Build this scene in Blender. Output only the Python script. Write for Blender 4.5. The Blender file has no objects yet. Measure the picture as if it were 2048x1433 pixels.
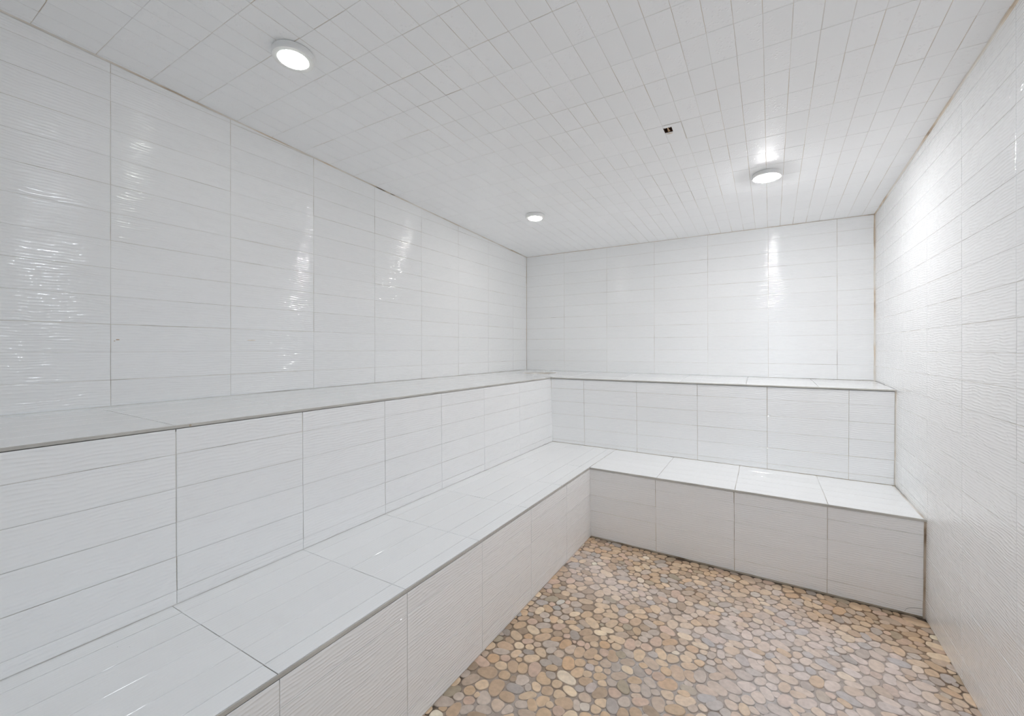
import bpy, math, random
import numpy as np
from mathutils import Vector, Matrix

random.seed(7)
C = bpy.context.scene.collection
scene = bpy.context.scene

# ------------------------------------------------------------------ camera
cam_d = bpy.data.cameras.new('camera')
cam = bpy.data.objects.new('camera', cam_d)
C.objects.link(cam)
R_ = Vector((0.8664186, 0.4993175, -0.0009093))
F_ = Vector((-0.4993174, 0.8664191, 0.0003180))
U_ = Vector((0.0009466, 0.0001785, 0.9999995))
cam.matrix_world = Matrix(((R_.x, U_.x, -F_.x, 0.0),
                           (R_.y, U_.y, -F_.y, 0.0),
                           (R_.z, U_.z, -F_.z, 1.18),
                           (0, 0, 0, 1)))
cam_d.sensor_fit = 'HORIZONTAL'
cam_d.sensor_width = 36.0
cam_d.lens = 873.43 * 36.0 / 2048.0
cam_d.shift_y = -18.17 / 2048.0
cam_d.clip_start = 0.02
scene.camera = cam

# ------------------------------------------------------------------ world and exposure
world = bpy.data.worlds.new('doorway_fill')  # cool background added as fill, reaching the room by the doorway
scene.world = world
world.use_nodes = True
bg = world.node_tree.nodes['Background']
bg.inputs['Color'].default_value = (0.76, 0.91, 1.04, 1)
bg.inputs['Strength'].default_value = 1.5
scene.view_settings.view_transform = 'Standard'
scene.view_settings.look = 'None'
scene.view_settings.gamma = 1.0
scene.view_settings.use_curve_mapping = False
scene.view_settings.exposure = 0.0
scene.cycles.max_bounces = 12
scene.cycles.diffuse_bounces = 9
scene.cycles.use_adaptive_sampling = True
scene.cycles.adaptive_threshold = 0.08
scene.cycles.adaptive_min_samples = 16
scene.cycles.use_light_tree = False
scene.cycles.glossy_bounces = 4
scene.cycles.caustics_reflective = False
scene.cycles.caustics_refractive = False
LAMPS = [   # x, y, strength, colour, lens radius
    (-1.417, 0.938, 22.0, (0.97, 1.0, 0.93), 0.0480),
    (-1.396, 2.751, 66.0, (1.0, 0.98, 0.95), 0.0470),
    (0.015, 2.722, 325.0, (0.98, 0.985, 1.01), 0.0525),
    (0.015, 0.930, 23.0, (0.93, 0.98, 1.08), 0.1550),  # added lamp out of view; wide lens spreads its fill and softens glints
]

# ------------------------------------------------------------------ room measures (metres)
Y0 = -0.75                                                  # front wall, behind the camera
def xl(y): return -2.0664 + 0.0158 * y                      # left wall
def xr(y): return 0.6065 + 0.0093 * y                       # right wall
def yb(x): return 3.7256 - 0.0212 * x                       # back wall
def zc(x, y): return 2.253 - 0.0018 * x - 0.0478 * y        # sloped ceiling
def zf(x, y): return -0.0262 - 0.0216 * x - 0.0004 * y      # floor
def zs(x, y): return 0.4290 - 0.0139 * x - 0.0016 * y       # lower seat
def zu(x, y):                                               # upper seat, falls towards its front edge
    dl = (x - xl(y)) / 0.575
    db = (yb(x) - y) / 0.60
    if dl < db:
        zw, t = 0.972 + 0.0019 * y, dl
    else:
        zw, t = 0.979 - 0.0045 * (x + 2.007), db
    t = min(max(t, 0.0), 1.0)
    ze = 0.963 - 0.0024 * y if dl < db else 0.9555 - 0.0013 * (x + 1.465)
    return zw * (1 - t) + ze * t

# ------------------------------------------------------------------ node helpers
def new_mat(name):
    m = bpy.data.materials.new(name)
    m.use_nodes = True
    nt = m.node_tree
    return m, nt, nt.nodes['Principled BSDF']

def node(nt, typ, **kw):
    n = nt.nodes.new(typ)
    for k, v in kw.items():
        setattr(n, k, v)
    return n

def math_(nt, op, a, b=None, clamp=False):
    n = node(nt, 'ShaderNodeMath', operation=op)
    n.use_clamp = clamp
    for i, v in enumerate((a, b)):
        if v is None:
            continue
        if isinstance(v, (int, float)):
            n.inputs[i].default_value = v
        else:
            nt.links.new(v, n.inputs[i])
    return n.outputs[0]

def ramp(nt, src, stops):
    r = node(nt, 'ShaderNodeValToRGB')
    el = r.color_ramp.elements
    while len(el) > 1:
        el.remove(el[-1])
    el[0].position, el[0].color = stops[0][0], (*stops[0][1], 1)
    for p, c in stops[1:]:
        e = el.new(p)
        e.color = (*c, 1)
    nt.links.new(src, r.inputs[0])
    return r.outputs[0]

def attr(nt, name):
    return node(nt, 'ShaderNodeAttribute', attribute_name=name)

def noise(nt, vec, scale, detail=2.0, dims='3D'):
    n = node(nt, 'ShaderNodeTexNoise', noise_dimensions=dims)
    n.inputs['Scale'].default_value = scale
    n.inputs['Detail'].default_value = detail
    nt.links.new(vec, n.inputs['Vector'])
    return n.outputs['Fac']

def scaled_uv(nt, su, sv, wz):
    """vector (u*su, v*sv, rnd*wz) from the tile's own coordinates"""
    uv = node(nt, 'ShaderNodeUVMap', uv_map='tile_uv')
    sep = node(nt, 'ShaderNodeSeparateXYZ')
    nt.links.new(uv.outputs[0], sep.inputs[0])
    rnd = attr(nt, 'rnd').outputs['Fac']
    cmb = node(nt, 'ShaderNodeCombineXYZ')
    nt.links.new(math_(nt, 'MULTIPLY', sep.outputs[0], su), cmb.inputs[0])
    nt.links.new(math_(nt, 'MULTIPLY', sep.outputs[1], sv), cmb.inputs[1])
    nt.links.new(math_(nt, 'MULTIPLY', rnd, wz), cmb.inputs[2])
    return cmb.outputs[0], sep, rnd

def rib_tile(name, depth, rough=0.13, pitch=0.0102):
    """white glazed tile with fine wavy ribs running along it"""
    m, nt, b = new_mat(name)
    vec, sep, rnd = scaled_uv(nt, 9.0, 20.0, 60.0)
    warp = noise(nt, vec, 1.0, 1.0)
    amp = math_(nt, 'ADD', math_(nt, 'MULTIPLY', math_(nt, 'SINE', math_(nt, 'MULTIPLY', warp, 34.0)), 0.22), 0.5)
    ph = math_(nt, 'ADD', math_(nt, 'MULTIPLY', sep.outputs[1], 2 * math.pi / pitch), math_(nt, 'MULTIPLY', warp, 15.0))
    s = math_(nt, 'SINE', ph)
    s = math_(nt, 'ADD', math_(nt, 'MULTIPLY', s, 0.5), 0.5)
    s = math_(nt, 'POWER', s, 1.5)
    am = math_(nt, 'ADD', math_(nt, 'MULTIPLY', amp, 1.5), -0.05)
    h = math_(nt, 'MULTIPLY', s, am)
    bump = node(nt, 'ShaderNodeBump')
    bump.inputs['Strength'].default_value = 1.0
    bump.inputs['Distance'].default_value = depth
    nt.links.new(h, bump.inputs['Height'])
    nt.links.new(bump.outputs[0], b.inputs['Normal'])
    col = ramp(nt, rnd, [(0.0, (0.875, 0.876, 0.873)), (1.0, (0.895, 0.896, 0.893))])
    nt.links.new(col, b.inputs['Base Color'])
    b.inputs['Roughness'].default_value = rough
    return m

def ceiling_tile(name):
    """small white tile whose glaze carries clusters of little round blisters"""
    m, nt, b = new_mat(name)
    vec, sep, rnd = scaled_uv(nt, 1.0, 1.0, 13.0)
    vor = node(nt, 'ShaderNodeTexVoronoi', feature='SMOOTH_F1')
    vor.inputs['Scale'].default_value = 95.0
    vor.inputs['Smoothness'].default_value = 0.35
    nt.links.new(vec, vor.inputs['Vector'])
    dots = math_(nt, 'SUBTRACT', 0.42, vor.outputs['Distance'], True)
    dots = math_(nt, 'MULTIPLY', dots, 2.4)
    mask = noise(nt, vec, 24.0, 0.0)
    mask = math_(nt, 'MULTIPLY', math_(nt, 'SUBTRACT', mask, 0.47), 7.0, True)
    few = math_(nt, 'MULTIPLY', math_(nt, 'SUBTRACT', rnd, 0.05), 2.5, True)
    h = math_(nt, 'MULTIPLY', math_(nt, 'MULTIPLY', dots, mask), few)
    h = math_(nt, 'ADD', h, math_(nt, 'MULTIPLY', noise(nt, vec, 40.0, 0.0), 0.15))
    bump = node(nt, 'ShaderNodeBump')
    bump.inputs['Strength'].default_value = 1.0
    bump.inputs['Distance'].default_value = 0.0014
    nt.links.new(h, bump.inputs['Height'])
    nt.links.new(bump.outputs[0], b.inputs['Normal'])
    col = ramp(nt, rnd, [(0.0, (0.900, 0.905, 0.908)), (1.0, (0.920, 0.925, 0.928))])
    nt.links.new(col, b.inputs['Base Color'])
    b.inputs['Roughness'].default_value = 0.45
    return m

def grout(name, light, mid, dark, scale=5.0, rough=0.8):
    m, nt, b = new_mat(name)
    geo = node(nt, 'ShaderNodeNewGeometry')
    n = noise(nt, geo.outputs['Position'], scale, 4.0)
    col = ramp(nt, n, [(0.30, dark), (0.42, mid), (0.56, light)])
    nt.links.new(col, b.inputs['Base Color'])
    b.inputs['Roughness'].default_value = rough
    return m

def plain(name, col, rough=0.5, metal=0.0, var=0.0, scale=8.0):
    m, nt, b = new_mat(name)
    geo = node(nt, 'ShaderNodeNewGeometry')
    n = noise(nt, geo.outputs['Position'], scale, 3.0)
    lo = tuple(c * (1 - var) for c in col)
    hi = tuple(min(1, c * (1 + var)) for c in col)
    c = ramp(nt, n, [(0.3, lo), (0.7, hi)])
    nt.links.new(c, b.inputs['Base Color'])
    b.inputs['Roughness'].default_value = rough
    b.inputs['Metallic'].default_value = metal
    return m

M_WALL = rib_tile('ribbed_white_tile', 0.00075, 0.022)
M_SEAT = rib_tile('ribbed_white_seat_tile', 0.00020, 0.08)
M_CEIL = ceiling_tile('blistered_white_tile')
M_GROUT = grout('pale_tile_grout', (0.74, 0.72, 0.68), (0.62, 0.57, 0.50), (0.30, 0.25, 0.20))
M_GROUT_C = grout('ceiling_grout', (0.76, 0.73, 0.68), (0.66, 0.58, 0.47), (0.40, 0.32, 0.24), 3.0)
M_CAULK = grout('tan_caulk', (0.76, 0.72, 0.66), (0.66, 0.55, 0.43), (0.30, 0.22, 0.16), 4.0, 0.6)
M_GROUT_T = grout('tan_tile_grout', (0.62, 0.55, 0.45), (0.50, 0.42, 0.32), (0.25, 0.18, 0.12), 7.0)
M_GROUT_B = grout('brown_floor_joint', (0.34, 0.25, 0.17), (0.20, 0.14, 0.09), (0.06, 0.045, 0.03), 9.0)
M_TRIM = plain('beige_edge_profile', (0.52, 0.50, 0.46), 0.45, 0.0, 0.12)
M_RIM = plain('white_lamp_housing', (0.80, 0.80, 0.79), 0.35, 0.0, 0.02)
M_PLASTER = plain('painted_plaster', (0.75, 0.75, 0.73), 0.7, 0.0, 0.03)
M_ALU = plain('brushed_aluminium', (0.6, 0.6, 0.6), 0.35, 1.0, 0.05)
M_DARK = plain('dark_gap', (0.03, 0.025, 0.02), 0.9, 0.0, 0.3)

# ------------------------------------------------------------------ mesh helpers
class MB:
    def __init__(self):
        self.v, self.f, self.m, self.uv, self.r, self.sm = [], [], [], [], [], []
    def face(self, pts, mat=0, uvs=None, rnd=0.5):
        i = len(self.v)
        self.v += [tuple(p) for p in pts]
        self.r += [rnd] * len(pts)
        self.f.append(tuple(range(i, i + len(pts))))
        self.m.append(mat)
        self.uv += uvs if uvs else [(0.0, 0.0)] * len(pts)
    def box(self, a, b, mat=0):
        x0, y0, z0 = a; x1, y1, z1 = b
        P = [(x0, y0, z0), (x1, y0, z0), (x1, y1, z0), (x0, y1, z0), (x0, y0, z1), (x1, y0, z1), (x1, y1, z1), (x0, y1, z1)]
        for q in ((3, 2, 1, 0), (4, 5, 6, 7), (0, 1, 5, 4), (1, 2, 6, 5), (2, 3, 7, 6), (3, 0, 4, 7)):
            self.face([P[k] for k in q], mat)
    def hexa(self, P, mat=0):
        """P: four bottom corners then four top corners, counter-clockwise from above"""
        for q in ((3, 2, 1, 0), (4, 5, 6, 7), (0, 1, 5, 4), (1, 2, 6, 5), (2, 3, 7, 6), (3, 0, 4, 7)):
            self.face([P[k] for k in q], mat)
    def build(self, name, mats, parent=None):
        me = bpy.data.meshes.new(name)
        me.from_pydata(self.v, [], self.f)
        for m in mats:
            me.materials.append(m)
        me.polygons.foreach_set('material_index', self.m)
        uvl = me.uv_layers.new(name='tile_uv')
        uvl.data.foreach_set('uv', [c for p in self.uv for c in p])
        a = me.attributes.new('rnd', 'FLOAT', 'POINT')
        a.data.foreach_set('value', self.r)
        me.update()
        o = bpy.data.objects.new(name, me)
        C.objects.link(o)
        if parent is not None:
            o.parent = parent
            o.matrix_parent_inverse = parent.matrix_world.inverted()
        return o

def tag(o, label=None, cat=None, group=None, kind=None):
    if label: o['label'] = label
    if cat: o['category'] = cat
    if group: o['group'] = group
    if kind: o['kind'] = kind
    return o

def empty(name, loc):
    o = bpy.data.objects.new(name, None)
    C.objects.link(o)
    o.location = loc
    o.empty_display_size = 0.1
    bpy.context.view_layer.update()
    return o

def smooth(o, angle=None):
    o.data.polygons.foreach_set('use_smooth', [True] * len(o.data.polygons))
    return o

def tiles(mb, P, N, us, vs, gap=0.0018, vlo=None, vhi=None, skip=None, mat=0, jit=1.0, gv=None):
    """Tiles on the surface P(u,v) with outward normal N. us, vs: joint positions.
    Each tile is a shallow pillow: skirt, narrow bevel, face; slightly out of line with its neighbours."""
    N = Vector(N).normalized()
    gv = gap * 0.65 if gv is None else gv
    for i in range(len(us) - 1):
        for j in range(len(vs) - 1):
            if skip and skip(i, j):
                continue
            r = random.random()
            ja = [random.uniform(-0.0006, 0.0006) * jit for _ in range(4)]
            u0, u1 = us[i] + gap / 2 + ja[0], us[i + 1] - gap / 2 + ja[1]
            v0, v1 = vs[j] + gv / 2 + ja[2] * 0.6, vs[j + 1] - gv / 2 + ja[3] * 0.6
            c = [[u0, v0], [u1, v0], [u1, v1], [u0, v1]]
            dead = False
            if vhi:
                for k in (2, 3):
                    c[k][1] = min(c[k][1], vhi(c[k][0]) - 0.0015)
                if c[3][1] < v0 + 0.004 and c[2][1] < v0 + 0.004: dead = True
                c[2][1] = max(c[2][1], v0 + 0.001); c[3][1] = max(c[3][1], v0 + 0.001)
            if vlo:
                for k in (0, 1):
                    c[k][1] = max(c[k][1], vlo(c[k][0]) + 0.0015)
                if c[0][1] > c[3][1] - 0.004 and c[1][1] > c[2][1] - 0.004: dead = True
                c[0][1] = min(c[0][1], c[3][1] - 0.001); c[1][1] = min(c[1][1], c[2][1] - 0.001)
            if dead:
                continue
            h = [random.uniform(-0.0003, 0.0002) * jit for _ in range(3)]
            hh = [h[0], h[1], h[1] + h[2] - h[0], h[2]]
            ou, ov = random.uniform(0, 9), random.uniform(0, 9)
            cu = sum(q[0] for q in c) / 4; cv = sum(q[1] for q in c) / 4
            rings = []
            for inset, dep in ((0.0, -0.0022), (0.0, -0.0008), (0.0006, -0.0002), (0.0020, 0.0)):
                ring = []
                for k, (a, b_) in enumerate(c):
                    su = inset if a < cu else -inset
                    sv = inset if b_ < cv else -inset
                    a2, b2 = a + su, b_ + sv
                    ring.append((Vector(P(a2, b2)) + N * (dep + (hh[k] if dep > -0.002 else 0)), (a2 + ou, b2 + ov)))
                rings.append(ring)
            flip = (rings[3][1][0] - rings[3][0][0]).cross(rings[3][3][0] - rings[3][0][0]).dot(N) < 0
            fs = [rings[3]]
            for a, b_ in zip(rings[:-1], rings[1:]):
                for k in range(4):
                    fs.append([a[k], a[(k + 1) % 4], b_[(k + 1) % 4], b_[k]])
            for f in fs:
                if flip: f = f[::-1]
                mb.face([p for p, _ in f], mat, [q for _, q in f], r)

def lines(a, start, step, b):
    """joint positions from a to b that pass through start with the given step"""
    k0 = math.floor((a - start) / step)
    out = [a]
    k = k0
    while True:
        p = start + k * step
        if p > b - 0.006: break
        if p > a + 0.006: out.append(p)
        k += 1
    return out + [b]

BK = 0.0016      # depth of the grout behind the tile faces
TS = 0.4090      # tile length with joint
TH = 0.10155     # tile height with joint
ZR = 1.1704      # height of a joint all walls share

# ------------------------------------------------------------------ walls
def zrows(lo, hi, off=0.0): return lines(lo, ZR + off, TH, hi)

mb = MB()
N = (1, -0.0158, 0)
mb.face([(xl(Y0) - BK, Y0, -0.1), (xl(3.86) - BK, 3.86, -0.1), (xl(3.86) - BK, 3.86, 2.4), (xl(Y0) - BK, Y0, 2.4)], 1)
tiles(mb, lambda u, v: (xl(u), u, v), N, lines(Y0, 2.692, TS, yb(-2.0) - 0.003), zrows(ZR - 2 * TH, 2.32),
      vhi=lambda u: zc(xl(u), u) - 0.003, vlo=lambda u: 0.972 + 0.0019 * u)
tag(mb.build('wall_left', [M_WALL, M_GROUT]), kind='structure')

mb = MB()
mb.face([(-2.1, yb(-2.1) + BK, -0.1), (0.75, yb(0.75) + BK, -0.1), (0.75, yb(0.75) + BK, 2.4), (-2.1, yb(-2.1) + BK, 2.4)], 1)
tiles(mb, lambda u, v: (u, yb(u), v), (-0.0212, -1, 0), lines(xl(3.75) + 0.002, -1.607, TS, xr(3.7) - 0.004), zrows(ZR - 2 * TH - 0.02, 2.2, 0.002)[0:],
      vhi=lambda u: zc(u, yb(u)) - 0.002, vlo=lambda u: 0.979 - 0.0045 * (u + 2.007))
tag(mb.build('wall_back', [M_WALL, M_GROUT]), kind='structure')

mb = MB()
mb.face([(xr(Y0) + BK, Y0, -0.1), (xr(Y0) + BK, Y0, 2.4), (xr(3.8) + BK, 3.8, 2.4), (xr(3.8) + BK, 3.8, -0.1)], 1)
tiles(mb, lambda u, v: (xr(u), u, v), (-1, 0.0093, 0), lines(Y0, 2.2045, TS, yb(0.6) - 0.003), zrows(ZR - 12 * TH, 2.32, -0.004),
      vhi=lambda u: zc(0.62, u) - 0.004, vlo=lambda u: zf(0.62, u) + 0.002)
tag(mb.build('wall_right', [M_WALL, M_GROUT]), kind='structure')

# front wall; open doorway behind the camera, added to let in light
DX0, DX1, DZ = -0.42, 0.40, 2.02
mb = MB()
def fbox(x0, x1, z0, z1):
    mb.box((x0, Y0 - 0.12, z0), (x1, Y0 - 0.004, z1), 1)
fbox(-2.12, DX0, -0.1, 2.42); fbox(DX1, 0.66, -0.1, 2.42); fbox(DX0, DX1, DZ, 2.42)
for a, b_, z0 in ((xl(Y0), DX0, ZR - 12 * TH), (DX1, xr(Y0), ZR - 12 * TH), (DX0, DX1, DZ)):
    tiles(mb, lambda u, v: (u, Y0, v), (0, 1, 0), lines(a + .003, -1.607, TS, b_ - .003), zrows(z0, 2.32), vhi=lambda u: zc(u, Y0) - 0.003,
          vlo=lambda u: zf(u, 0) + 0.002)
tag(mb.build('wall_front', [M_WALL, M_GROUT]), kind='structure')
mb = MB()
for a, b_ in (((DX0 - 0.03, Y0 - 0.13, -0.04), (DX0 + 0.02, Y0 + 0.012, DZ + 0.03)), ((DX1 - 0.02, Y0 - 0.13, -0.04), (DX1 + 0.03, Y0 + 0.012, DZ + 0.03)),
              ((DX0 + 0.02, Y0 - 0.13, DZ - 0.02), (DX1 - 0.02, Y0 + 0.012, DZ + 0.03))):
    mb.box(a, b_)
tag(mb.build('door_1', [M_ALU]), kind='structure')

# ------------------------------------------------------------------ ceiling (with the broken tile)
HX0, HX1, HY0, HY1 = -0.3855, -0.3505, 2.0145, 2.0600
mb = MB()
def cz(x, y, d=0.0016): return (x, y, zc(x, y) + d)
X0, X1, YA, YB = -2.2, 0.75, Y0 - 0.05, 3.85
def cq(x0, x1, y0, y1): mb.face([cz(x0, y0), cz(x0, y1), cz(x1, y1), cz(x1, y0)], 1)
cq(X0, X1, YA, HY0); cq(X0, X1, HY1, YB); cq(X0, HX0, HY0, HY1); cq(HX1, X1, HY0, HY1)
# u runs with the left wall, v across the room
CU, CV = 0.1588, 0.0779
def cP(u, v):
    # u: cross-joint coordinate y+0.0265x, v: long-joint coordinate
    y = u; x = 0.0
    for _ in range(4):
        x = v + 0.0125 * (y - 1.65)
        y = u - 0.0265 * x
    return (x, y, zc(x, y))
def inv(x, y): return (y + 0.0265 * x, x - 0.0125 * (y - 1.65))
us = lines(Y0 - 0.02, 1.345, CU, 3.724)
vs = lines(-2.075, 0.0, CV, 0.640)
hi_ = [i for i in range(len(us) - 1) if us[i] < inv(-.37, 2.03)[0] < us[i + 1]][0]
hj_ = [j for j in range(len(vs) - 1) if vs[j] < inv(-.37, 2.03)[1] < vs[j + 1]][0]
for jcol in range(len(vs) - 1):
    # clip the outer rows against the slightly skewed side walls
    lo = vs[jcol]; hi = vs[jcol + 1]
    for irow in range(len(us) - 1):
        if irow == hi_ and jcol == hj_: continue
        um = (us[irow] + us[irow + 1]) / 2
        y = um + 0.03 if lo < -1 else um
        wl = xl(y) + 0.003 - 0.0125 * (y - 1.65)
        wr = xr(um) - 0.004 - 0.0125 * (um - 1.65)
        a, b_ = max(lo, wl), min(hi, wr)
        if b_ - a < 0.006: continue
        tiles(mb, cP, (0.0018, 0.0478, -1), [us[irow], us[irow + 1]], [a, b_], gap=0.0017, gv=0.0015, jit=1.2)
# the tile with the hole, in four pieces around the opening
def piece(x0, x1, y0, y1):
    for q in ([cz(x0, y0, 0), cz(x0, y1, 0), cz(x1, y1, 0), cz(x1, y0, 0)],):
        mb.face(q, 0, [(p[0], p[1]) for p in q], 0.05)
tx1 = cP(us[hi_], vs[hj_ + 1])[0] - 0.0012
ty0 = cP(us[hi_], vs[hj_])[1] + 0.0012
ty1 = cP(us[hi_ + 1], vs[hj_])[1] - 0.0012
tx0 = cP(us[hi_], vs[hj_])[0] + 0.0012
piece(tx0, tx1, ty0, HY0); piece(tx0, tx1, HY1, ty1); piece(HX1, tx1, HY0, HY1)
ceil = tag(mb.build('ceiling', [M_CEIL, M_GROUT_C]), kind='structure')

# ------------------------------------------------------------------ floor grout bed
def haze(x, y):
    """whitish mineral film left on the stones by drying water"""
    s = 0.0
    for cx, cy, r, a in ((-0.88, 2.30, .13, .9), (-0.72, 2.16, .16, .7), (-0.52, 2.15, .12, .5), (-0.25, 2.12, .16, .5), (-0.05, 1.98, .20, .9),
                         (0.10, 2.30, .16, .8), (0.22, 2.05, .20, 1.1), (0.40, 2.00, .17, 1.1), (0.36, 2.25, .10, .7), (0.10, 1.72, .22, .8),
                         (-0.20, 2.40, .10, .5), (0.33, 1.78, .2, .7), (-0.15, 1.62, .16, .45), (0.02, 2.50, .07, .4), (0.45, 2.18, .07, .8)):
        s += a * math.exp(-((x - cx) ** 2 + (y - cy) ** 2) / (r * r))
    return min(1.0, s)
def rust(x, y):
    s = 0.0
    for cx, cy, r, a in ((0.55, 2.50, .16, .9), (0.60, 2.20, .07, .9), (0.30, 2.44, .10, .6), (-0.30, 2.56, .07, .9), (-0.45, 2.60, .07, .7), (-0.52, 2.32, .05, .9),
                         (-0.29, 2.30, .05, 1.0), (-0.24, 2.10, .05, .9), (0.15, 2.58, .06, .8), (-0.70, 2.60, .06, .6), (-0.62, 2.45, .06, .5), (0.22, 2.40, .05, .9),
                         (0.60, 2.00, .05, .7), (-0.12, 2.58, .08, .7), (0.45, 2.60, .1, .6), (-0.10, 1.55, .06, .7), (-0.62, 1.45, .06, .5)):
        s += a * math.exp(-((x - cx) ** 2 + (y - cy) ** 2) / (r * r))
    return min(1.0, s)
def lime(x, y):
    """pale new grout smeared over the lower middle of the floor"""
    s = 0.0
    for cx, cy, r, a in ((-0.46, 1.62, .13, 1.), (-0.36, 1.50, .16, 1.), (-0.30, 1.75, .10, .9), (0.15, 1.75, .16, .8), (-0.05, 1.72, .12, .8), (-0.70, 1.30, .12, .6),
                         (-0.85, 1.2, .1, .6), (-0.40, 1.3, .2, .7), (0.25, 1.9, .08, .5)):
        s += a * math.exp(-((x - cx) ** 2 + (y - cy) ** 2) / (r * r))
    return min(1.0, s)
def mixc(a, b_, t): return tuple(p * (1 - t) + q * t for p, q in zip(a, b_))

def lattice(seed):
    g = np.random.RandomState(seed).rand(64, 64)
    def f(x, y, s):
        x, y = x * s + 100, y * s + 100
        i, j = int(math.floor(x)), int(math.floor(y)); fx, fy = x - i, y - j
        fx = fx * fx * (3 - 2 * fx); fy = fy * fy * (3 - 2 * fy)
        q = lambda a, b_: g[a % 64, b_ % 64]
        return (q(i, j) * (1 - fx) + q(i + 1, j) * fx) * (1 - fy) + (q(i, j + 1) * (1 - fx) + q(i + 1, j + 1) * fx) * fy
    return f
nz = lattice(3)

def groutcol(x, y):
    n = 0.6 * nz(x, y, 9) + 0.4 * nz(x, y, 27)
    c = mixc((0.25, 0.18, 0.125), (0.43, 0.34, 0.26), n)
    c = mixc(c, (0.52, 0.45, 0.41), min(1, haze(x, y) * 0.85))
    c = mixc(c, (0.55, 0.51, 0.49), min(1, lime(x, y) * (0.2 + 0.9 * n)))
    c = mixc(c, (0.22, 0.125, 0.06), rust(x, y) * 0.7)
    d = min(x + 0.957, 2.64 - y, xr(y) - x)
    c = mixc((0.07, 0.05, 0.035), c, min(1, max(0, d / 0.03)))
    return c

def vc_mat(name, rough, edge):
    m, nt, b = new_mat(name)
    a = attr(nt, 'col')
    geo = node(nt, 'ShaderNodeNewGeometry')
    n = noise(nt, geo.outputs['Position'], 55.0, 4.0)
    n2 = noise(nt, geo.outputs['Position'], 16.0, 3.0)
    mul = ramp(nt, n, [(0.3, (0.88, 0.87, 0.86)), (0.7, (1.10, 1.10, 1.10))])
    mx = node(nt, 'ShaderNodeMix', data_type='RGBA', blend_type='MULTIPLY')
    mx.inputs[0].default_value = 1.0
    nt.links.new(a.outputs['Color'], mx.inputs[6]); nt.links.new(mul, mx.inputs[7])
    out = mx.outputs[2]
    if edge:
        g = attr(nt, 'gcol'); rim = attr(nt, 'rim').outputs['Fac']
        # grout film creeping over the stone's edge
        t = math_(nt, 'ADD', rim, math_(nt, 'MULTIPLY', math_(nt, 'SUBTRACT', n2, 0.5), 0.55))
        t = math_(nt, 'MULTIPLY', math_(nt, 'SUBTRACT', t, 0.72), 2.4, True)
        t = math_(nt, 'MULTIPLY', t, 0.85)
        mx2 = node(nt, 'ShaderNodeMix', data_type='RGBA')
        nt.links.new(t, mx2.inputs[0]); nt.links.new(out, mx2.inputs[6]); nt.links.new(g.outputs['Color'], mx2.inputs[7])
        out = mx2.outputs[2]
    nt.links.new(out, b.inputs['Base Color'])
    b.inputs['Roughness'].default_value = rough
    bump = node(nt, 'ShaderNodeBump')
    bump.inputs['Distance'].default_value = 0.0012 if edge else 0.003
    bump.inputs['Strength'].default_value = 0.5
    nt.links.new(n, bump.inputs['Height'])
    nt.links.new(bump.outputs[0], b.inputs['Normal'])
    return m
M_BED = vc_mat('floor_grout', 0.75, False)
M_STONE = vc_mat('sliced_pebble', 0.42, True)

FX0, FX1, FY0, FY1 = -0.99, 0.66, Y0, 2.68
nx, ny = 110, 230
vs_, cs_ = [], []
for j in range(ny + 1):
    for i in range(nx + 1):
        x = FX0 + (FX1 - FX0) * i / nx; y = FY0 + (FY1 - FY0) * j / ny
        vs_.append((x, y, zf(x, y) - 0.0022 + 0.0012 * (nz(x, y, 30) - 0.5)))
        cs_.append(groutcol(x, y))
fs_ = [(j * (nx + 1) + i, j * (nx + 1) + i + 1, (j + 1) * (nx + 1) + i + 1, (j + 1) * (nx + 1) + i) for j in range(ny) for i in range(nx)]
me = bpy.data.meshes.new('floor'); me.from_pydata(vs_, [], fs_); me.materials.append(M_BED)
a = me.attributes.new('col', 'FLOAT_COLOR', 'POINT'); a.data.foreach_set('color', [c for q in cs_ for c in (*q, 1)])
me.polygons.foreach_set('use_smooth', [True] * len(me.polygons))
floor = bpy.data.objects.new('floor', me); C.objects.link(floor)
tag(floor, kind='structure')

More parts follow.
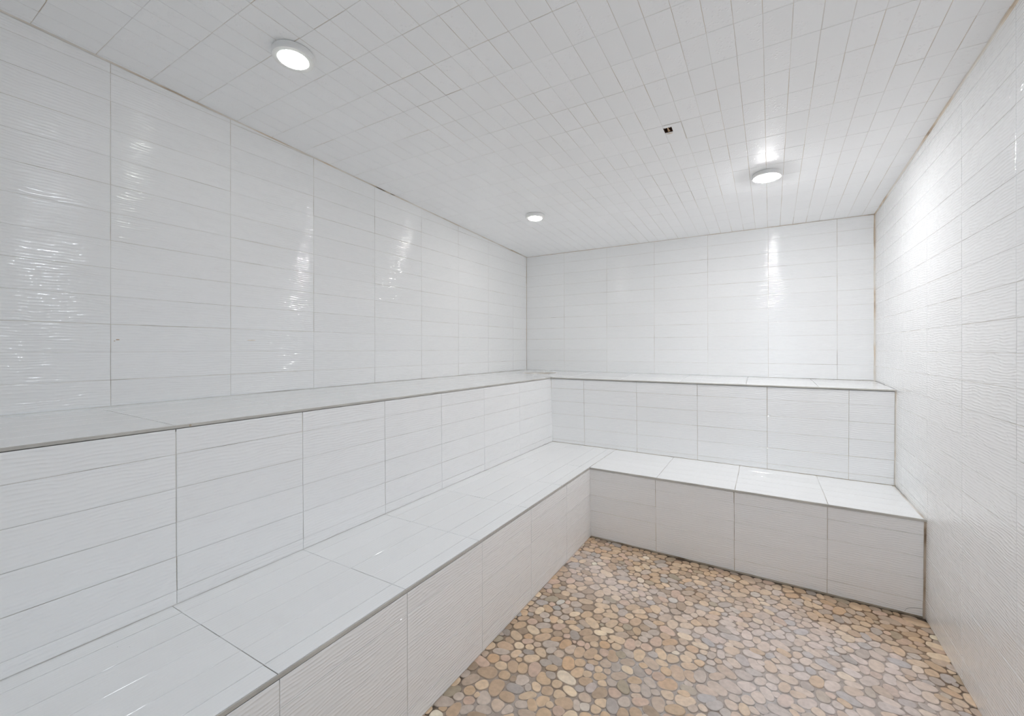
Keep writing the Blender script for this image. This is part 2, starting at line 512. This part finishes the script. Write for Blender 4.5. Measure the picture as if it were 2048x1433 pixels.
# ------------------------------------------------------------------ pebbles
def hull(pts):
    pts = sorted(map(tuple, pts))
    def half(ps):
        h = []
        for p in ps:
            while len(h) > 1 and (h[-1][0] - h[-2][0]) * (p[1] - h[-2][1]) - (h[-1][1] - h[-2][1]) * (p[0] - h[-2][0]) <= 0: h.pop()
            h.append(p)
        return h
    a, b_ = half(pts), half(pts[::-1])
    return np.array(a[:-1] + b_[:-1])
def pebbles():
    rs = np.random.RandomState(11)
    x0, x1, y0, y1 = FX0 + 0.025, FX1 - 0.02, -0.70, 2.631
    n = int((x1 - x0) * (y1 - y0) / (0.0355 ** 2))
    rad = rs.uniform(0.58, 1.38, n) * 0.0184
    P = np.stack([rs.uniform(x0, x1, n), rs.uniform(y0, y1, n)], 1)
    cell = 0.065
    def neigh(P):
        g = {}
        for i, (a, b_) in enumerate(P):
            g.setdefault((int(a // cell), int(b_ // cell)), []).append(i)
        out = []
        for i, (a, b_) in enumerate(P):
            ci, cj = int(a // cell), int(b_ // cell)
            out.append(np.array([k for di in (-1, 0, 1) for dj in (-1, 0, 1) for k in g.get((ci + di, cj + dj), ()) if k != i], dtype=int))
        return out
    for it in range(34):
        nb = neigh(P)
        D = np.zeros_like(P)
        for i in range(n):
            l = nb[i]
            if len(l) == 0: continue
            d = P[i] - P[l]; r = np.hypot(d[:, 0], d[:, 1]) + 1e-9
            want = (rad[i] + rad[l]) * 1.02
            k = r < want
            if k.any():
                D[i] += (d[k] / r[k, None] * (want[k] - r[k])[:, None]).sum(0) * 0.32
        P += np.clip(D, -0.012, 0.012)
        P[:, 0] = np.clip(P[:, 0], x0 + rad * 0.7, x1 - rad * 0.7)
        P[:, 1] = np.clip(P[:, 1], y0 + rad * 0.7, y1 - rad * 0.7)
    nb = neigh(P)
    K = 20
    th = np.arange(K) * 2 * math.pi / K
    polys = []
    for i in range(n):
        x, y = P[i]; l = nb[i]
        rr = np.full(K, rad[i] * 2.3)
        d = P[l] - P[i]; off = ((d ** 2).sum(1) + rad[i] ** 2 - rad[l] ** 2) / 2
        for k in range(K):
            c, s = math.cos(th[k]), math.sin(th[k])
            pr = d[:, 0] * c + d[:, 1] * s
            ok = pr > 1e-4
            if ok.any(): rr[k] = min(rr[k], max(0.004, (off[ok] / pr[ok]).min()))
            for lim, q in ((x1 + 0.006 - x, c), (x - x0 + 0.006, -c), (y1 + 0.004 - y, s)):
                if q > 1e-3: rr[k] = min(rr[k], max(lim, 0.002) / q)
        polys.append(np.stack([x + rr * np.cos(th), y + rr * np.sin(th)], 1))
    # about half of the cells join a neighbour and become one long stone
    used = np.zeros(n, bool); stones = []
    for i in rs.permutation(n):
        if used[i]: continue
        used[i] = True
        grp = polys[i]
        if rs.rand() < 0.60:
            l = [k for k in nb[i] if not used[k]]
            if l:
                dist = [np.hypot(*(P[k] - P[i])) * rs.uniform(0.9, 1.25) for k in l]
                k = l[int(np.argmin(dist))]
                if np.hypot(*(P[k] - P[i])) < 0.046:
                    used[k] = True
                    grp = np.concatenate([polys[i], polys[k]])
        h = hull(grp)
        # resample by angle about the centre
        c0 = h.mean(0); m_ = len(h)
        out = np.zeros((K, 2))
        for k in range(K):
            dx, dy = math.cos(th[k]), math.sin(th[k]); best = 0
            for q in range(m_):
                a = h[q] - c0; b_ = h[(q + 1) % m_] - c0; e = b_ - a
                den = dx * e[1] - dy * e[0]
                if abs(den) < 1e-12: continue
                t = (a[0] * e[1] - a[1] * e[0]) / den; u = (a[0] * dy - a[1] * dx) / den
                if t > 0 and -1e-6 <= u <= 1 + 1e-6: best = max(best, t)
            out[k] = (dx * best, dy * best)
        for _ in range(2):
            out = 0.5 * out + 0.25 * (np.roll(out, 1, 0) + np.roll(out, -1, 0))
        r = np.hypot(out[:, 0], out[:, 1])
        out *= (np.maximum(r - 0.0007, 0.001) / (r + 1e-9))[:, None] * 1.0
        if r.max() < 0.008: continue
        stones.append((c0, out))
    verts, faces, col, gcol, rim = [], [], [], [], []
    pal = [((0.62, 0.46, 0.32), 3.4), ((0.68, 0.53, 0.39), 3.2), ((0.54, 0.40, 0.29), 2.6), ((0.55, 0.44, 0.36), 2.6), ((0.56, 0.48, 0.43), 2.2), ((0.42, 0.32, 0.24), 1.2),
           ((0.58, 0.40, 0.26), .35), ((0.77, 0.63, 0.48), 1.2), ((0.42, 0.37, 0.34), .9), ((0.60, 0.45, 0.37), 2.0), ((0.42, 0.36, 0.28), .5), ((0.82, 0.73, 0.62), .3)]
    pw = np.array([w for _, w in pal]); pw = pw / pw.sum()
    for (x, y), pp in stones:
        px, py = pp[:, 0], pp[:, 1]
        base = pal[rs.choice(len(pal), p=pw)][0]
        v = rs.uniform(0.94, 1.16)
        base = (min(.9, base[0] * v * 1.03), min(.9, base[1] * v * 1.0), min(.9, base[2] * v * 0.94))
        h, ru, li = haze(x, y), rust(x, y), lime(x, y)
        fresh = rs.rand() < 0.12        # stones that stand a little proud stay clean
        base = mixc(base, (0.80, 0.70, 0.66), h * (0.25 if fresh else rs.uniform(0.40, 0.85)))
        base = mixc(base, (0.54, 0.36, 0.20), ru * (0.12 if fresh else 0.42))
        if rs.rand() < 0.06 + 0.06 * h: base = mixc(base, (0.50, 0.50, 0.52), 0.5)
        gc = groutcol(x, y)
        tilt = rs.uniform(-0.02, 0.02, 2)
        top = 0.0008 + (0.0012 if fresh else 0.0) + rs.uniform(-0.0006, 0.0005)
        b0 = len(verts)
        for f_, hgt, rm in ((1.0, -0.0030, 1.0), (0.985, -0.0006, 1.0), (0.93, 0.0000, 0.86), (0.80, 0.0004, 0.62), (0.45, 0.0007, 0.3)):
            for k in range(K):
                a_, c_ = x + px[k] * f_, y + py[k] * f_
                verts.append((a_, c_, zf(a_, c_) + top + hgt + (tilt[0] * px[k] + tilt[1] * py[k]) * f_))
                col.append(base); gcol.append(gc); rim.append(rm if not fresh else rm * 0.75)
        verts.append((x, y, zf(x, y) + top + 0.0008)); col.append(base); gcol.append(gc); rim.append(0)
        for q in range(4):
            for k in range(K):
                k2 = (k + 1) % K
                faces.append((b0 + q * K + k, b0 + q * K + k2, b0 + (q + 1) * K + k2, b0 + (q + 1) * K + k))
        for k in range(K):
            faces.append((b0 + 4 * K + k, b0 + 4 * K + (k + 1) % K, b0 + 5 * K))
    me = bpy.data.meshes.new('pebble_mosaic')
    me.from_pydata(verts, [], faces)
    me.materials.append(M_STONE)
    for nm, dat in (('col', col), ('gcol', gcol)):
        a = me.attributes.new(nm, 'FLOAT_COLOR', 'POINT')
        a.data.foreach_set('color', [c for q in dat for c in (*q, 1)])
    a = me.attributes.new('rim', 'FLOAT', 'POINT'); a.data.foreach_set('value', rim)
    me.polygons.foreach_set('use_smooth', [True] * len(me.polygons))
    o = bpy.data.objects.new('pebble_mosaic', me); C.objects.link(o)
    o.parent = floor
    tag(o, 'tan, beige and grey sliced pebbles set flush in the floor', kind='stuff')
    return len(stones)
print('pebbles', pebbles())

# ------------------------------------------------------------------ benches
def arm(parent, name, label, P, N, us, vs, back, mats, **kw):
    mb = MB()
    tiles(mb, P, N, us, vs, **kw)
    for f in back: mb.hexa(f, 1)
    o = mb.build(name, mats, parent)
    if label: o['label'] = label
    return o

def trim_run(parent, path, h, dep, zfun, drop=0.0006):
    """flat edge profile along the bench front: path = outer top edge, dep reaches back under the tiles"""
    mb = MB()
    prof = [(0.0, -h), (0.0, -0.0012), (0.0008, 0.0), (0.0024, 0.0), (0.0024, -0.0020), (dep, -0.0030), (dep, -h)]
    n = len(path)
    rings = []
    for i, p in enumerate(path):
        p = Vector(p)
        ds = []
        if i > 0: ds.append((p - Vector(path[i - 1])).normalized())
        if i < n - 1: ds.append((Vector(path[i + 1]) - p).normalized())
        ins = [Vector((d.y, -d.x)) for d in ds]      # inward = right of travel
        if len(ins) == 2:
            m_ = (ins[0] + ins[1]); m_ = m_ / m_.dot(ins[0])
        else:
            m_ = ins[0]
        rings.append([(p.x + m_.x * a, p.y + m_.y * a, zfun(p.x, p.y) - drop + b_) for a, b_ in prof])
    k = len(prof)
    for a, b_ in zip(rings[:-1], rings[1:]):
        for q in range(k):
            mb.face([a[q], a[(q + 1) % k], b_[(q + 1) % k], b_[q]])
    mb.face(rings[0][::-1]); mb.face(rings[-1])
    return mb.build('edge_trim', [M_TRIM], parent)

MT = [M_WALL, M_GROUT]
MS = [M_SEAT, M_GROUT]
M_SMOOTH = rib_tile('smooth_white_seat_tile', 0.00008, 0.07)
MU = [M_SMOOTH, M_GROUT]
YJ_U = [Y0, -0.614, -0.207, 0.198, 0.6045, 1.0015, 1.4015, 1.7955, 2.1975, 2.640, 3.045, 3.45]
YJ_L = [Y0, -0.63, -0.221, 0.188, 0.597, 1.0065, 1.4165, 1.8270, 2.2515]
XJ = [-0.9500, -0.5475, -0.1385, 0.2700]

# ---- lower bench
LX = -0.9570          # outer edge of the left seat
def lex(y): return LX + 0.0046 * y
def rwx(y): return xr(y) - 0.009
lower = empty('tiled_bench', (-0.96, 2.64, zf(-0.96, 2.64)))
tag(lower, 'lower of the two white tiled L-shaped bench steps, rising from the pebble floor', 'bench', 'stepped tiled benches round the room')
# seat, left arm: runs from the front wall to the back riser of the upper bench
def Psl(u, v): return (v + 0.0046 * u, u, zs(v, u))
def slab(x0, x1, y0, y1, zfun, th, d=0.003):
    return [(x0, y0, zfun(x0, y0) - th), (x1, y0, zfun(x1, y0) - th), (x1, y1, zfun(x1, y1) - th), (x0, y1, zfun(x0, y1) - th),
            (x0, y0, zfun(x0, y0) - d), (x1, y0, zfun(x1, y0) - d), (x1, y1, zfun(x1, y1) - d), (x0, y1, zfun(x0, y1) - d)]
YT = 3.176
arm(lower, 'seat', 'seat run along the left wall', Psl, (0.014, 0.0016, 1),
    [Y0, -0.627, -0.218, 0.190, 0.5945, 1.0010, 1.3980, 1.7990, 2.1900, 2.600, 3.01, YT],
    [-1.4720, -1.4065, -1.3060, -1.2085, -1.1110, -1.0165, LX - 0.0036],
    [slab(-1.4700, -0.986, Y0, YT, zs, 0.06)], MS, gap=0.0018, gv=0.0011)
def Psb(u, v): return (u, v, zs(u, v))
YE = 2.6120
arm(lower, 'seat', 'seat run along the back wall', Psb, (0.014, 0.0016, 1),
    [-0.9445, -0.5390, -0.1340, 0.2720, rwx(2.6)],
    [YE + 0.0036, 2.6700, 2.7715, 2.8730, 2.9745, 3.0760, YT],
    [slab(-0.985, 0.632, YE + 0.03, YT, zs, 0.06)], MS, gap=0.0018, gv=0.0010)
# risers
def hexwall(p0, p1, z0, z1, th, lean=(0, 0)):
    (xa, ya), (xb, yb_) = p0, p1
    d = Vector((xb - xa, yb_ - ya)).normalized(); nrm = Vector((-d.y, d.x)) * th
    b_ = [(xa, ya), (xb, yb_), (xb + nrm.x, yb_ + nrm.y), (xa + nrm.x, ya + nrm.y)]
    return [(x + lean[0], y + lean[1], z0) for x, y in b_[:2]] + [(x, y, z0) for x, y in b_[2:]] + [(x, y, z1) for x, y in b_]
def batter(z, z0, z1, a, b_):
    t = min(1, max(0, (z - z0) / (z1 - z0))); return a * (1 - t) + b_ * t
def xlr(y, z): return lex(y) - 0.0006
rz = lambda off: [-0.06, 0.0590, 0.1640, 0.2625, 0.3630, 0.46]
arm(lower, 'riser', 'long riser below the left seat', lambda u, v: (xlr(u, v), u, v), (1, 0, 0.017), YJ_L + [2.6375],
    [-0.05, 0.0600, 0.1660, 0.2630, 0.3600, 0.45],
    [hexwall((lex(Y0) - 0.0030, Y0), (lex(2.66) - 0.0030, 2.66), -0.06, 0.418, 0.03)], MT, vhi=lambda u: zs(-.96, u) - 0.0120, vlo=lambda u: zf(-.96, u) + 0.004, gap=0.0018, gv=0.0011)
def ybr(x, z): return batter(z, -0.02, 0.42, 2.6400, 2.6190)
arm(lower, 'riser', 'short riser below the back seat', lambda u, v: (u, ybr(u, v), v - 0.0138 * (u + 0.95)), (0, -1, -0.02), XJ + [xr(2.64) - 0.0075],
    [-0.05, 0.0585, 0.1613, 0.2615, 0.3630, 0.46],
    [hexwall((-0.975, 2.6220), (0.6305, 2.6220), -0.06, 0.408, 0.03, (0, 0.0215))], [M_WALL, M_GROUT_T], vhi=lambda u: zs(u, 2.63) - 0.0120 + 0.0138 * (u + 0.95), vlo=lambda u: zf(u, 2.63) + 0.006 + 0.0138 * (u + 0.95), gap=0.0018, gv=0.0011)
trim_run(lower, [(0.6310, YE + 0.000), (lex(YE), YE), (lex(Y0), Y0)], 0.0100, 0.032, zs)
lower.children[-1]['label'] = 'narrow beige edge strip along the seat front'

# ---- upper bench
upper = empty('tiled_bench', (-1.46, 3.18, zf(-1.4, 3.1)))
tag(upper, 'upper white tiled L-shaped bench step against the left and back walls', 'bench', 'stepped tiled benches round the room')
UX, UYE = -1.4610, 3.1480
def Pul(u, v):
    x = xl(u) + 0.002 + (UX - 0.0036 - xl(u) - 0.002) * v
    return (x, u, zu(x, u))
DV = lambda k: (0.100 * k) / 0.595
arm(upper, 'seat', 'seat run along the left wall', Pul, (0.02, 0, 1), [Y0, -0.62, -0.21, 0.20, 0.605, 1.005, 1.41, 1.81, 2.22, 2.63, UYE + 0.0036],
    [0.0, 1 - DV(5) - 0.03, 1 - DV(4) - 0.03, 1 - DV(3) - 0.03, 1 - DV(2) - 0.03, 1 - DV(1) - 0.03, 1.0],
    [], MU, gap=0.0018, gv=0.0012, jit=0.6)
def Pub(u, v):
    y1 = yb(u) - 0.002
    y = UYE + 0.0036 + (y1 - UYE - 0.0036) * v
    return (u, y, zu(u, y))
arm(upper, 'seat', 'seat run along the back wall', Pub, (0.01, 0.02, 1), [xl(3.7) + 0.003, -1.733, -1.325, -0.9165, -0.508, -0.100, 0.2838, xr(3.5) - 0.004],
    [0.0, 0.10, 0.27, 0.44, 0.61, 0.78, 1.0], [], MU, gap=0.0018, gv=0.0012, jit=0.6)
# bed under the upper seat tiles, following their fall
mb = MB()
def bed(x0, x1, y0, y1, d0=0.003, d1=0.06):
    mb.hexa([(x, y, zu(x, y) - d1) for x, y in ((x0, y0), (x1, y0), (x1, y1), (x0, y1))] + [(x, y, zu(x, y) - d0) for x, y in ((x0, y0), (x1, y0), (x1, y1), (x0, y1))])
for a, b_ in ((Y0, 1.2), (1.2, 3.18)): bed(-2.03, -1.49, a, b_, 0.004)
mb.build('seat_bed', [M_GROUT], upper)
mb = MB()
bed(-2.0, -1.40, 3.19, 3.73, 0.006); bed(-1.40, 0.62, 3.18, 3.70, 0.004)
mb.build('seat_bed', [M_GROUT], upper)
def xur(y, z): return batter(z, 0.45, 0.95, -1.4565, -1.4613)
arm(upper, 'riser', 'long riser behind the left seat', lambda u, v: (xur(u, v), u, v), (1, 0, 0.012), YJ_U[:-2] + [3.1750],
    [0.40, 0.4885, 0.5855, 0.6830, 0.7805, 0.8785, 0.98],
    [hexwall((-1.4634, Y0), (-1.4634, 3.19), 0.30, 0.944, 0.03, (0.0052, 0))], MT, vhi=lambda u: 0.963 - 0.0024 * u - 0.0095, vlo=lambda u: zs(-1.46, u) + 0.001, gap=0.0018, gv=0.0011)
def yur(x, z): return batter(z, 0.43, 0.94, 3.1740, 3.1530)
arm(upper, 'riser', 'short riser behind the back seat', lambda u, v: (u, yur(u, v), v - 0.0058 * (u + 1.46)), (0, -1, -0.03),
    [-1.4600, -1.1885, -0.7905, -0.3865, 0.0185, 0.4265, xr(3.17) - 0.006],
    [0.42, 0.4680, 0.5687, 0.6696, 0.7706, 0.8715, 0.97],
    [hexwall((-1.49, 3.1560), (0.6355, 3.1560), 0.30, 0.938, 0.03, (0, 0.0250))], [M_WALL, M_GROUT_T], vhi=lambda u: 0.9555 - 0.0013 * (u + 1.465) - 0.0105 + 0.0058 * (u + 1.46), vlo=lambda u: zs(u, 3.17) + 0.001 + 0.0058 * (u + 1.46), gap=0.0019, gv=0.0012)
trim_run(upper, [(0.6340, UYE), (UX, UYE), (UX, Y0)], 0.0085, 0.034, zu)
upper.children[-1]['label'] = 'narrow beige edge strip along the seat front'

# ------------------------------------------------------------------ ceiling lights
def ring_mesh(prof, seg=64):
    mb = MB()
    for k in range(seg):
        a, b_ = 2 * math.pi * k / seg, 2 * math.pi * (k + 1) / seg
        for (r0, z0), (r1, z1) in zip(prof[:-1], prof[1:]):
            q = [(r0 * math.cos(a), r0 * math.sin(a), z0), (r0 * math.cos(b_), r0 * math.sin(b_), z0),
                 (r1 * math.cos(b_), r1 * math.sin(b_), z1), (r1 * math.cos(a), r1 * math.sin(a), z1)]
            if r0 == 0: q = q[1:]
            if r1 == 0: q = [q[0], q[1], q[2]]
            mb.face(q)
    return mb
LAB = ['white round surface light nearest the left wall, above the bench joint, lens glowing',
       'small white round surface light near the far left corner of the ceiling',
       'brightest round ceiling light, its rim lost in glare, near the right wall',
       'unseen round white ceiling light near the doorway, added to brighten the room']
for i, (x, y, st, colr, lr) in enumerate(LAMPS):
    z = zc(x, y)
    L = empty('ceiling_light', (x, y, z))
    L.rotation_euler = (math.atan(-0.0478), 0, 0)
    bpy.context.view_layer.update()
    tag(L, LAB[i], 'ceiling light', 'round ceiling lights')
    ro = lr + 0.02 if lr > 0.06 else 0.0680
    hs = ring_mesh([(0.0, -0.001), (ro - 0.0015, -0.001), (ro, -0.003), (ro, -0.019), (ro - 0.002, -0.0235), (lr + 0.002, -0.0240), (lr, -0.0225), (lr, -0.016)]).build('housing', [M_RIM])
    hs.parent = L
    smooth(hs)
    em, nt, b = new_mat('lamp_lens_%d' % i)
    b.inputs['Base Color'].default_value = (0.9, 0.9, 0.9, 1)
    b.inputs['Emission Color'].default_value = (*colr, 1)
    b.inputs['Emission Strength'].default_value = st
    dd = 0.011 if i == 2 else 0.0065       # the brightest lamp has the deepest, most domed lens
    df = ring_mesh([(lr, -0.0225), (lr * 0.97, -0.0225 - dd * 0.45), (lr * 0.8, -0.0225 - dd * 0.8), (0.0, -0.0225 - dd)], 40).build('diffuser', [em])
    df.parent = L
    smooth(df)
    df['label'] = 'glowing white lens'

# ------------------------------------------------------------------ hole in the ceiling with its rusty fixing
M_RUST = plain('rusty_wood', (0.10, 0.042, 0.018), 0.85, 0.0, 0.8, 90.0)
M_PLUG = plain('brown_plug', (0.42, 0.35, 0.26), 0.6, 0.0, 0.15, 60.0)
M_TAN = plain('tan_strip', (0.62, 0.45, 0.28), 0.6, 0.0, 0.15, 60.0)
M_STAIN = plain('orange_stain', (0.50, 0.33, 0.20), 0.5, 0.0, 0.3, 120.0)
M_PALE = plain('pale_tan_stain', (0.72, 0.62, 0.50), 0.5, 0.0, 0.1, 90.0)
zh = zc(-0.37, 2.03)
H = empty('broken_tile_hole', (-0.368, 2.037, zh))
tag(H, 'small dark hole broken into a ceiling tile, showing rusty brown innards', 'hole')
mb = MB()
e = 0.0
x0, x1, y0_, y1_ = HX0, HX1, HY0, HY1
zt = zh + 0.045; zb_ = zh + 0.0026
mb.face([(x0 - e, y0_, zt), (x1, y0_, zt), (x1, y1_, zt), (x0, y1_, zt)])
mb.face([(x0, y0_, zb_ - .002), (x1, y0_, zb_ - .002), (x1, y0_, zt), (x0, y0_, zt)])
mb.face([(x0, y1_, zb_ - .002), (x1, y1_, zb_ - .002), (x1, y1_, zt), (x0, y1_, zt)])
mb.face([(x0, y0_, zb_ - .002), (x0, y1_, zb_ - .002), (x0, y1_, zt), (x0, y0_, zt)])
mb.face([(x1, y0_, zb_ - .002), (x1, y1_, zb_ - .002), (x1, y1_, zt), (x1, y0_, zt)])
o = mb.build('recess', [M_RUST], H); o['label'] = 'dark rusty inside of the hole'
mb = MB()
mb.box((-0.3715, 2.016, zh + 0.006), (-0.3665, 2.060, zh + 0.010))
mb.box((-0.3730, 2.050, zh + 0.004), (-0.3640, 2.0595, zh + 0.008))
o = mb.build('metal_strip', [M_TAN], H); o['label'] = 'tan strip crossing the hole'
mb = MB()
mb.box((-0.3780, 2.0165, zh + 0.003), (-0.3750, 2.0215, zh + 0.012)); mb.box((-0.3600, 2.0160, zh + 0.003), (-0.3570, 2.0220, zh + 0.012))
mb.build('clip', [M_RIM], H)
def blob(mb, P, cx, cy, ru, rv, n=14, seed=0, rough=0.25):
    rr = random.Random(seed)
    pts = []
    for k in range(n):
        a = 2 * math.pi * k / n
        q = 1 + rr.uniform(-rough, rough)
        pts.append(P(cx + ru * q * math.cos(a), cy + rv * q * math.sin(a)))
    mb.face(pts)
mb = MB()
blob(mb, lambda a, b_: (a, b_, zc(a, b_) - 0.0004), -0.3675, 2.0655, 0.015, 0.0052, seed=3, rough=0.15)
o = mb.build('tan_stain', [M_PALE], H)
mb = MB()
blob(mb, lambda a, b_: (a, b_, zc(a, b_) - 0.0008), -0.3685, 2.0668, 0.0016, 0.0012, seed=4)
mb.build('screw_hole', [M_DARK], H)

# ------------------------------------------------------------------ stains and chips that belong to the walls
def patch(name, mat, parent, blobs, P):
    mb = MB()
    for k, b_ in enumerate(blobs): blob(mb, P, *b_, seed=k + 11)
    return mb.build(name, [mat], parent)
W = {o.name: o for o in C.objects}
for q in ((0.6665, 1.2155, 0.0055, 0.0018), (0.6575, 1.2110, 0.0022, 0.0012)):
    patch('orange_stain', M_STAIN, W['wall_left'], [q], lambda a, b_: (xl(a) + 0.0006, a, b_))
patch('orange_stain', M_PALE, W['wall_left'], [(1.1440, 1.2215, 0.020, 0.0016)], lambda a, b_: (xl(a) + 0.0006, a, b_))
for yy, ln in ((1.915, 0.036), (2.015, 0.020)):
    patch('black_gap', M_DARK, W['wall_left'], [(yy, 0.0, ln, 0.0016)], lambda a, b_: (xl(a) + 0.0032, a, zc(xl(a), a) - 0.0025 + b_))
# caulk beads where the ceiling meets the walls and in the corners
def bead(parent, path, N1, N2, w=0.0045):
    mb = MB()
    N1, N2 = Vector(N1), Vector(N2)
    rings = []
    for p in path:
        q = w * (0.75 + 0.5 * random.random())
        rings.append([Vector(p) + N1 * q, Vector(p) + (N1 + N2) * q * 0.35, Vector(p) + N2 * q])
    for a, b_ in zip(rings[:-1], rings[1:]):
        for k in range(2):
            mb.face([a[k], a[k + 1], b_[k + 1], b_[k]])
    return mb.build('caulk_bead', [M_CAULK], parent)
fr = lambda a, b_, n=36: [a + (b_ - a) * k / n for k in range(n + 1)]
bead(W['wall_left'], [(xl(y), y, zc(xl(y), y)) for y in fr(Y0, 3.765)], (1, 0, 0), (0, 0, -1))
bead(W['wall_right'], [(xr(y), y, zc(xr(y), y)) for y in fr(Y0, 3.71)], (-1, 0, 0), (0, 0, -1), 0.0065)
bead(W['wall_back'], [(x, yb(x), zc(x, yb(x))) for x in fr(-2.005, 0.64)], (0, -1, 0), (0, 0, -1), 0.0028)
bead(W['wall_back'], [(-2.0075, 3.768, z) for z in fr(0.975, 2.07, 14)], (1, 0, 0), (0, -1, 0), 0.0022)
bead(W['wall_back'], [(0.6411, 3.712, z) for z in fr(0.965, 2.07, 14)], (-1, 0, 0), (0, -1, 0), 0.0075)
lr_ = [o for o in lower.children if o.name.startswith('seat')][0]
for q in ((-1.378, 0.4460, 0.0010, 0.0007), (-1.352, 0.4610, 0.0009, 0.0006)):
    patch('scuff_mark', M_DARK, lr_, [q], lambda a, b_: (a, b_, zs(a, b_) + 0.0006))
ut = upper.children[-1]
mb = MB()
blob(mb, lambda a, b_: (UX + 0.0008, a, b_), 0.640, zu(UX, 0.64) - 0.0048, 0.0032, 0.0034, rough=0.08)
mb.build('tan_plug', [M_PLUG], upper)
M_CAULK_B = grout('brown_caulk', (0.56, 0.48, 0.39), (0.42, 0.33, 0.24), (0.16, 0.11, 0.08), 9.0, 0.7)
def vbead(parent, pts, mat, w):
    mb = MB()
    rings = []
    for x, y, z in pts:
        q = w * (0.9 + 0.2 * random.random())
        rings.append([(x - q, y - 0.0004, z), (x - q * 0.4, y + 0.0012, z), (x + 0.002, y - 0.0002, z)])
    for a, b_ in zip(rings[:-1], rings[1:]):
        for k in range(2): mb.face([a[k], a[k + 1], b_[k + 1], b_[k]])
    return mb.build('caulk_bead', [mat], parent)
RS = [o for o in lower.children if o.name.startswith('riser')][-1]
vbead(RS, [(xr(2.63), ybr(0.6, z), z) for z in fr(-0.045, 0.408, 20)], M_CAULK_B, 0.0085)
RU = [o for o in upper.children if o.name.startswith('riser')][-1]
vbead(RU, [(xr(3.16), yur(0.6, z), z) for z in fr(0.418, 0.944, 20)], M_CAULK, 0.0062)
# hairline crack in the last tile of the back riser, by the right wall
mb = MB()
pr = None
for k in range(13):
    t = k / 12
    x = 0.560 + 0.062 * t
    z = zf(x, 2.63) + 0.012 + 0.030 * math.sqrt(max(0, 1 - (1 - t) ** 2))
    p = (x, ybr(x, z) - 0.0012, z)
    if pr:
        mb.face([pr, p, (p[0], p[1], p[2] + 0.0013), (pr[0], pr[1], pr[2] + 0.0013)])
    pr = p
rr_ = [o for o in lower.children if o.name.startswith('riser')][-1]
mb.build('hairline_crack', [M_DARK], rr_)
